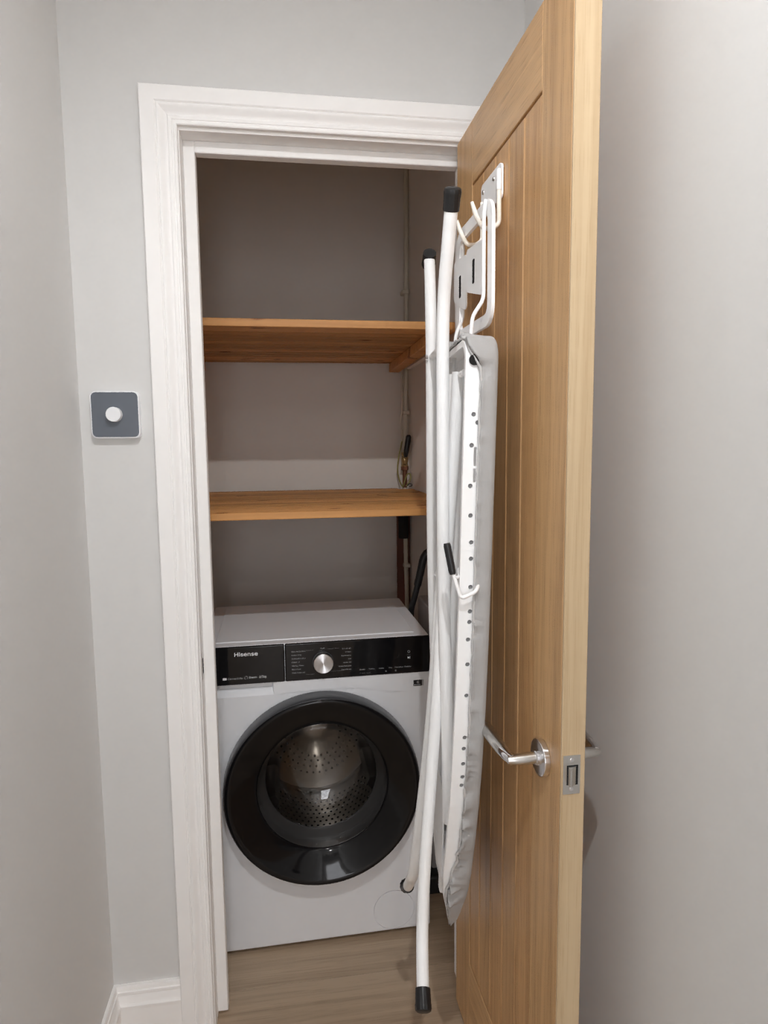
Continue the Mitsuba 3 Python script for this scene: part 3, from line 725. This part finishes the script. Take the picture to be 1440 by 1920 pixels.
for (m, z) in HOLES:
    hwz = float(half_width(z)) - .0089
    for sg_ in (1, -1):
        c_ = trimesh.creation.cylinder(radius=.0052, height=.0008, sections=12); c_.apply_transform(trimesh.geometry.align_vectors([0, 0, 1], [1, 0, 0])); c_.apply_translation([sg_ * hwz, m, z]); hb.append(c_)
obj('rim_hole_shade', bm(cat(hb), LEAN, True), 'hole_shade', B, smooth=False, kind='stuff')  # grey discs standing in for the shaded interior behind the holes
obj('skirt', bm(to_tm(skirt), LEAN, True), 'white_coated_steel', B, smooth=30, label='white steel rim with round holes')
sheet = umz(pi_s, .011, .0125)
sm = to_mf(sheet)
obj('underside', bm(to_tm(sm), LEAN, True), 'white_coated_steel', B, smooth=30)
# two stiffening rails on the underside
for u0 in (-.062, .082):
    obj('guide_rail', bm(box(u0 - .010, u0 + .010, .0126, .031, .72, 1.43, .002), LEAN), 'white_coated_steel', B, smooth=False)
# bracket plate for the leg near the nose
bpz = sg.Polygon([(-.082, .585), (-.020, .535), (.035, .535), (.040, .69), (-.075, .71)]).buffer(.006)
for hu, hz, hr in ((-.028, .583, .0045), (-.040, .652, .003)):
    bpz = bpz.difference(sg.Point(hu, hz).buffer(hr))
brk = obj('leg_bracket', bm(umz(bpz, .049, .0515), LEAN), 'white_coated_steel', B, smooth=30)
obj('bracket_web', bm(box(-.078, .036, .0126, .0490, .690, .694), LEAN), 'white_coated_steel', brk, smooth=False)
obj('screw', bm(lathe([(0, 0), (.0050, 0), (.0045, .0012), (0, .0016)], 20, (-.028, .0485, .583), (0, 1, 0)), LEAN), 'dark_hole', brk)  # dark disc set in the bracket hole, standing for its shade
obj('nose_strut', bm(box(-.020, .004, .034, .047, .470, .60, .003), LEAN), 'white_coated_steel', B, smooth=False)
# black disc near the top, painting the shade inside a rim hole
obj('top_hole_shade', bm(lathe([(0, 0), (.0085, 0), (.0080, .0025), (0, .003)], 24, (.1605, .0385, 1.487), (1, 0, 0))), 'dark_hole', B)

# legs: feet of the upper pair at the top, feet of the lower pair near the nose
R_T = .0110
def cap_at(p, d, parent):
    d = np.asarray(d, float); d /= np.linalg.norm(d)
    m = lathe([(0, -.014), (.0128, -.014), (.0131, -.010), (.0131, .004), (.0137, .010), (.0139, .014), (.0128, .0180), (.0095, .0198), (0, .0202)], 40)
    v = np.asarray(m.vertices); an = np.arctan2(v[:, 1], v[:, 0]); k = 1 + .035 * np.clip((v[:, 2] + .004) / .008, 0, 1) * np.cos(an * 12) * (v[:, 2] < .0225)
    m.vertices = np.c_[v[:, 0] * k, v[:, 1] * k, v[:, 2]]
    m.apply_transform(trimesh.geometry.align_vectors([0, 0, 1], d)); m.apply_translation(p)
    obj('foot_cap', m, 'black_rubber', parent, smooth=40, label='black rubber foot cap')
f1 = [(.135, .0702, 1.7345), (.130, .0705, 1.724), (.105, .0725, 1.665), (.082, .0745, 1.602), (.072, .075, 1.53), (.070, .075, 1.40), (.070, .0745, 1.19), (.069, .0715, 1.02), (.064, .067, .87), (.050, .063, .72), (.040, .061, .645)]
for sgn in (1, -1):
    pts = smooth_path([(sgn * u, m, z) for u, m, z in f1], 6); wpts = bp(pts)
    if sgn < 0: wpts[:12, 2] -= .011 * np.linspace(1, 0, 12)
    lg = obj('leg', tube(wpts, R_T, 20), 'white_coated_steel', B, smooth=40)
    cap_at(wpts[0], wpts[0] - wpts[3], lg)
f2 = [(.141, .1255, .4060), (.130, .1245, .4150), (.103, .1220, .446), (.074, .1180, .489), (.049, .1095, .595), (.030, .0955, .745), (.0215, .0835, .890), (.0185, .0750, 1.02), (.0185, .0620, 1.20), (.0185, .0500, 1.38), (.0185, .0440, 1.48)]
for sgn in (1, -1):
    pts = smooth_path([(.030 + sgn * u, m, z) for u, m, z in f2], 6); wpts = bp(pts)
    lg = obj('leg', tube(wpts, R_T, 20), 'white_coated_steel', B, smooth=40)
    cap_at(wpts[0], wpts[0] - wpts[3], lg)
cr = obj('crossbar', tube(bp([(-.072, .075, 1.522), (.072, .075, 1.522)]), .006, 14), 'white_coated_steel', B)
obj('rivet', tube(bp([(-.058, .0835, 1.520), (-.058, .0885, 1.520)]), .0045, 14), 'chrome', cr)
obj('pivot', tube(bp([(-.072, .0690, 1.10), (.072, .0690, 1.10)]), .0042, 14), 'chrome', B)
obj('slider_bar', tube(bp([(-.075, .042, 1.475), (.095, .042, 1.475)]), .0055, 14), 'white_coated_steel', B)
obj('lower_axle', tube(bp([(-.052, .061, .650), (.052, .061, .650)]), .005, 14), 'white_coated_steel', B)
# height catch: white wire with a black grip
hw = numbered(B + '__height_catch')
wp = fillet([(.1575, .030, 1.128), (.1720, .036, 1.118), (.1710, .0610, 1.1065), (.1660, .0740, 1.150)], .008)
obj('wire', tube(bp(wp), .0032, 14), 'white_coated_steel', hw)
wp2 = fillet([(.100, .052, 1.141), (.150, .060, 1.139), (.1675, .0715, 1.139)], .006)
obj('wire', tube(bp(wp2), .0028, 12), 'white_coated_steel', hw)
gr = np.linspace([.1660, .0735, 1.146], [.1600, .0825, 1.196], 12)
obj('grip', tube(bp(gr), np.r_[.0048, np.full(10, .0060), .0050], 18), 'black_rubber', hw, label='ribbed black grip')
# iron rest above the square end
IR = numbered(B + '__iron_rest')
fr = rrect(.135, 1.553, .345, 1.760, .034).difference(rrect(.157, 1.574, .323, 1.738, .016))
m = umz(fr, .0345, .0405)
obj('frame', dmap(m), 'white_coated_steel', IR, smooth=30)
for (a_, n0, n1, n2, nb) in ((.323, .046, .047, .066, .0735), (.160, .0405, .034, .048, .0540)):
    pth = fillet([(a_, n0 - .002, 1.756), (a_, n1, 1.735), (a_, n1, 1.596), (a_, n2, 1.568), (a_, n2 + .002, 1.545), (a_, nb, 1.462)], .010)
    obj('wire', dmap(tube(pth, .0034, 14)), 'white_coated_steel', IR, smooth=40)
for (a0, a1, z0, z1, z2, z3, n_, slot) in ((.230, .323, 1.629, 1.603, 1.694, 1.702, .0480, .274), (.122, .204, 1.634, 1.602, 1.704, 1.711, .0400, .164)):
    pp = sg.Polygon([(a0, z0), (a1, z1), (a1, z2), (a0, z3)]).buffer(-.010).buffer(.010, quad_segs=8)
    pk = obj('pad_plate', dmap(umz(pp, n_ - .0012, n_ + .0012)), 'white_coated_steel', IR, smooth=30)
    obj('slot_insert', dmap(umz(rrect(slot - .0058, 1.634, slot + .0058, 1.675, .003), n_ + .0010, n_ + .0015)), 'dark_hole', pk, smooth=False, label='black slot')

# ------------------------------------------------------------------ hook plate screwed to the door
K = thing('door_hook', 'white screwed-on wall plate with two cream wire hooks holding the ironing board', 'hook')
hp_ = rrect(.176, 1.776, .286, 1.835, .009)
obj('plate', dmap(umz(hp_, .0002, .0042)), 'white_coated_steel', K, smooth=30)
for a_ in (.1935, .2850):
    if a_ > .2: obj('sleeve', dmap(tube(np.array([(a_, .0075, 1.788), (a_, .0075, 1.822)]), .0048, 14)), 'white_coated_steel', K)
    pth = fillet([(a_, .0075, 1.800), (a_, .0075, 1.732), (a_, .020, 1.7235), (a_, .036, 1.7235), (a_, .048, 1.742), (a_, .0560, 1.766)], .012)
    obj('hook', dmap(tube(pth, np.r_[np.full(len(pth) - 1, .0040), .0030], 14)), 'cream_coated_wire', K, smooth=40)
for a_, z_ in ((.2480, 1.8205), (.1900, 1.8195)):
    obj('screw', dmap(lathe([(0, 0), (.0042, 0), (.0036, .0018), (0, .0024)], 18, (a_, .0042, z_), (0, 1, 0))), 'satin_nickel', K)
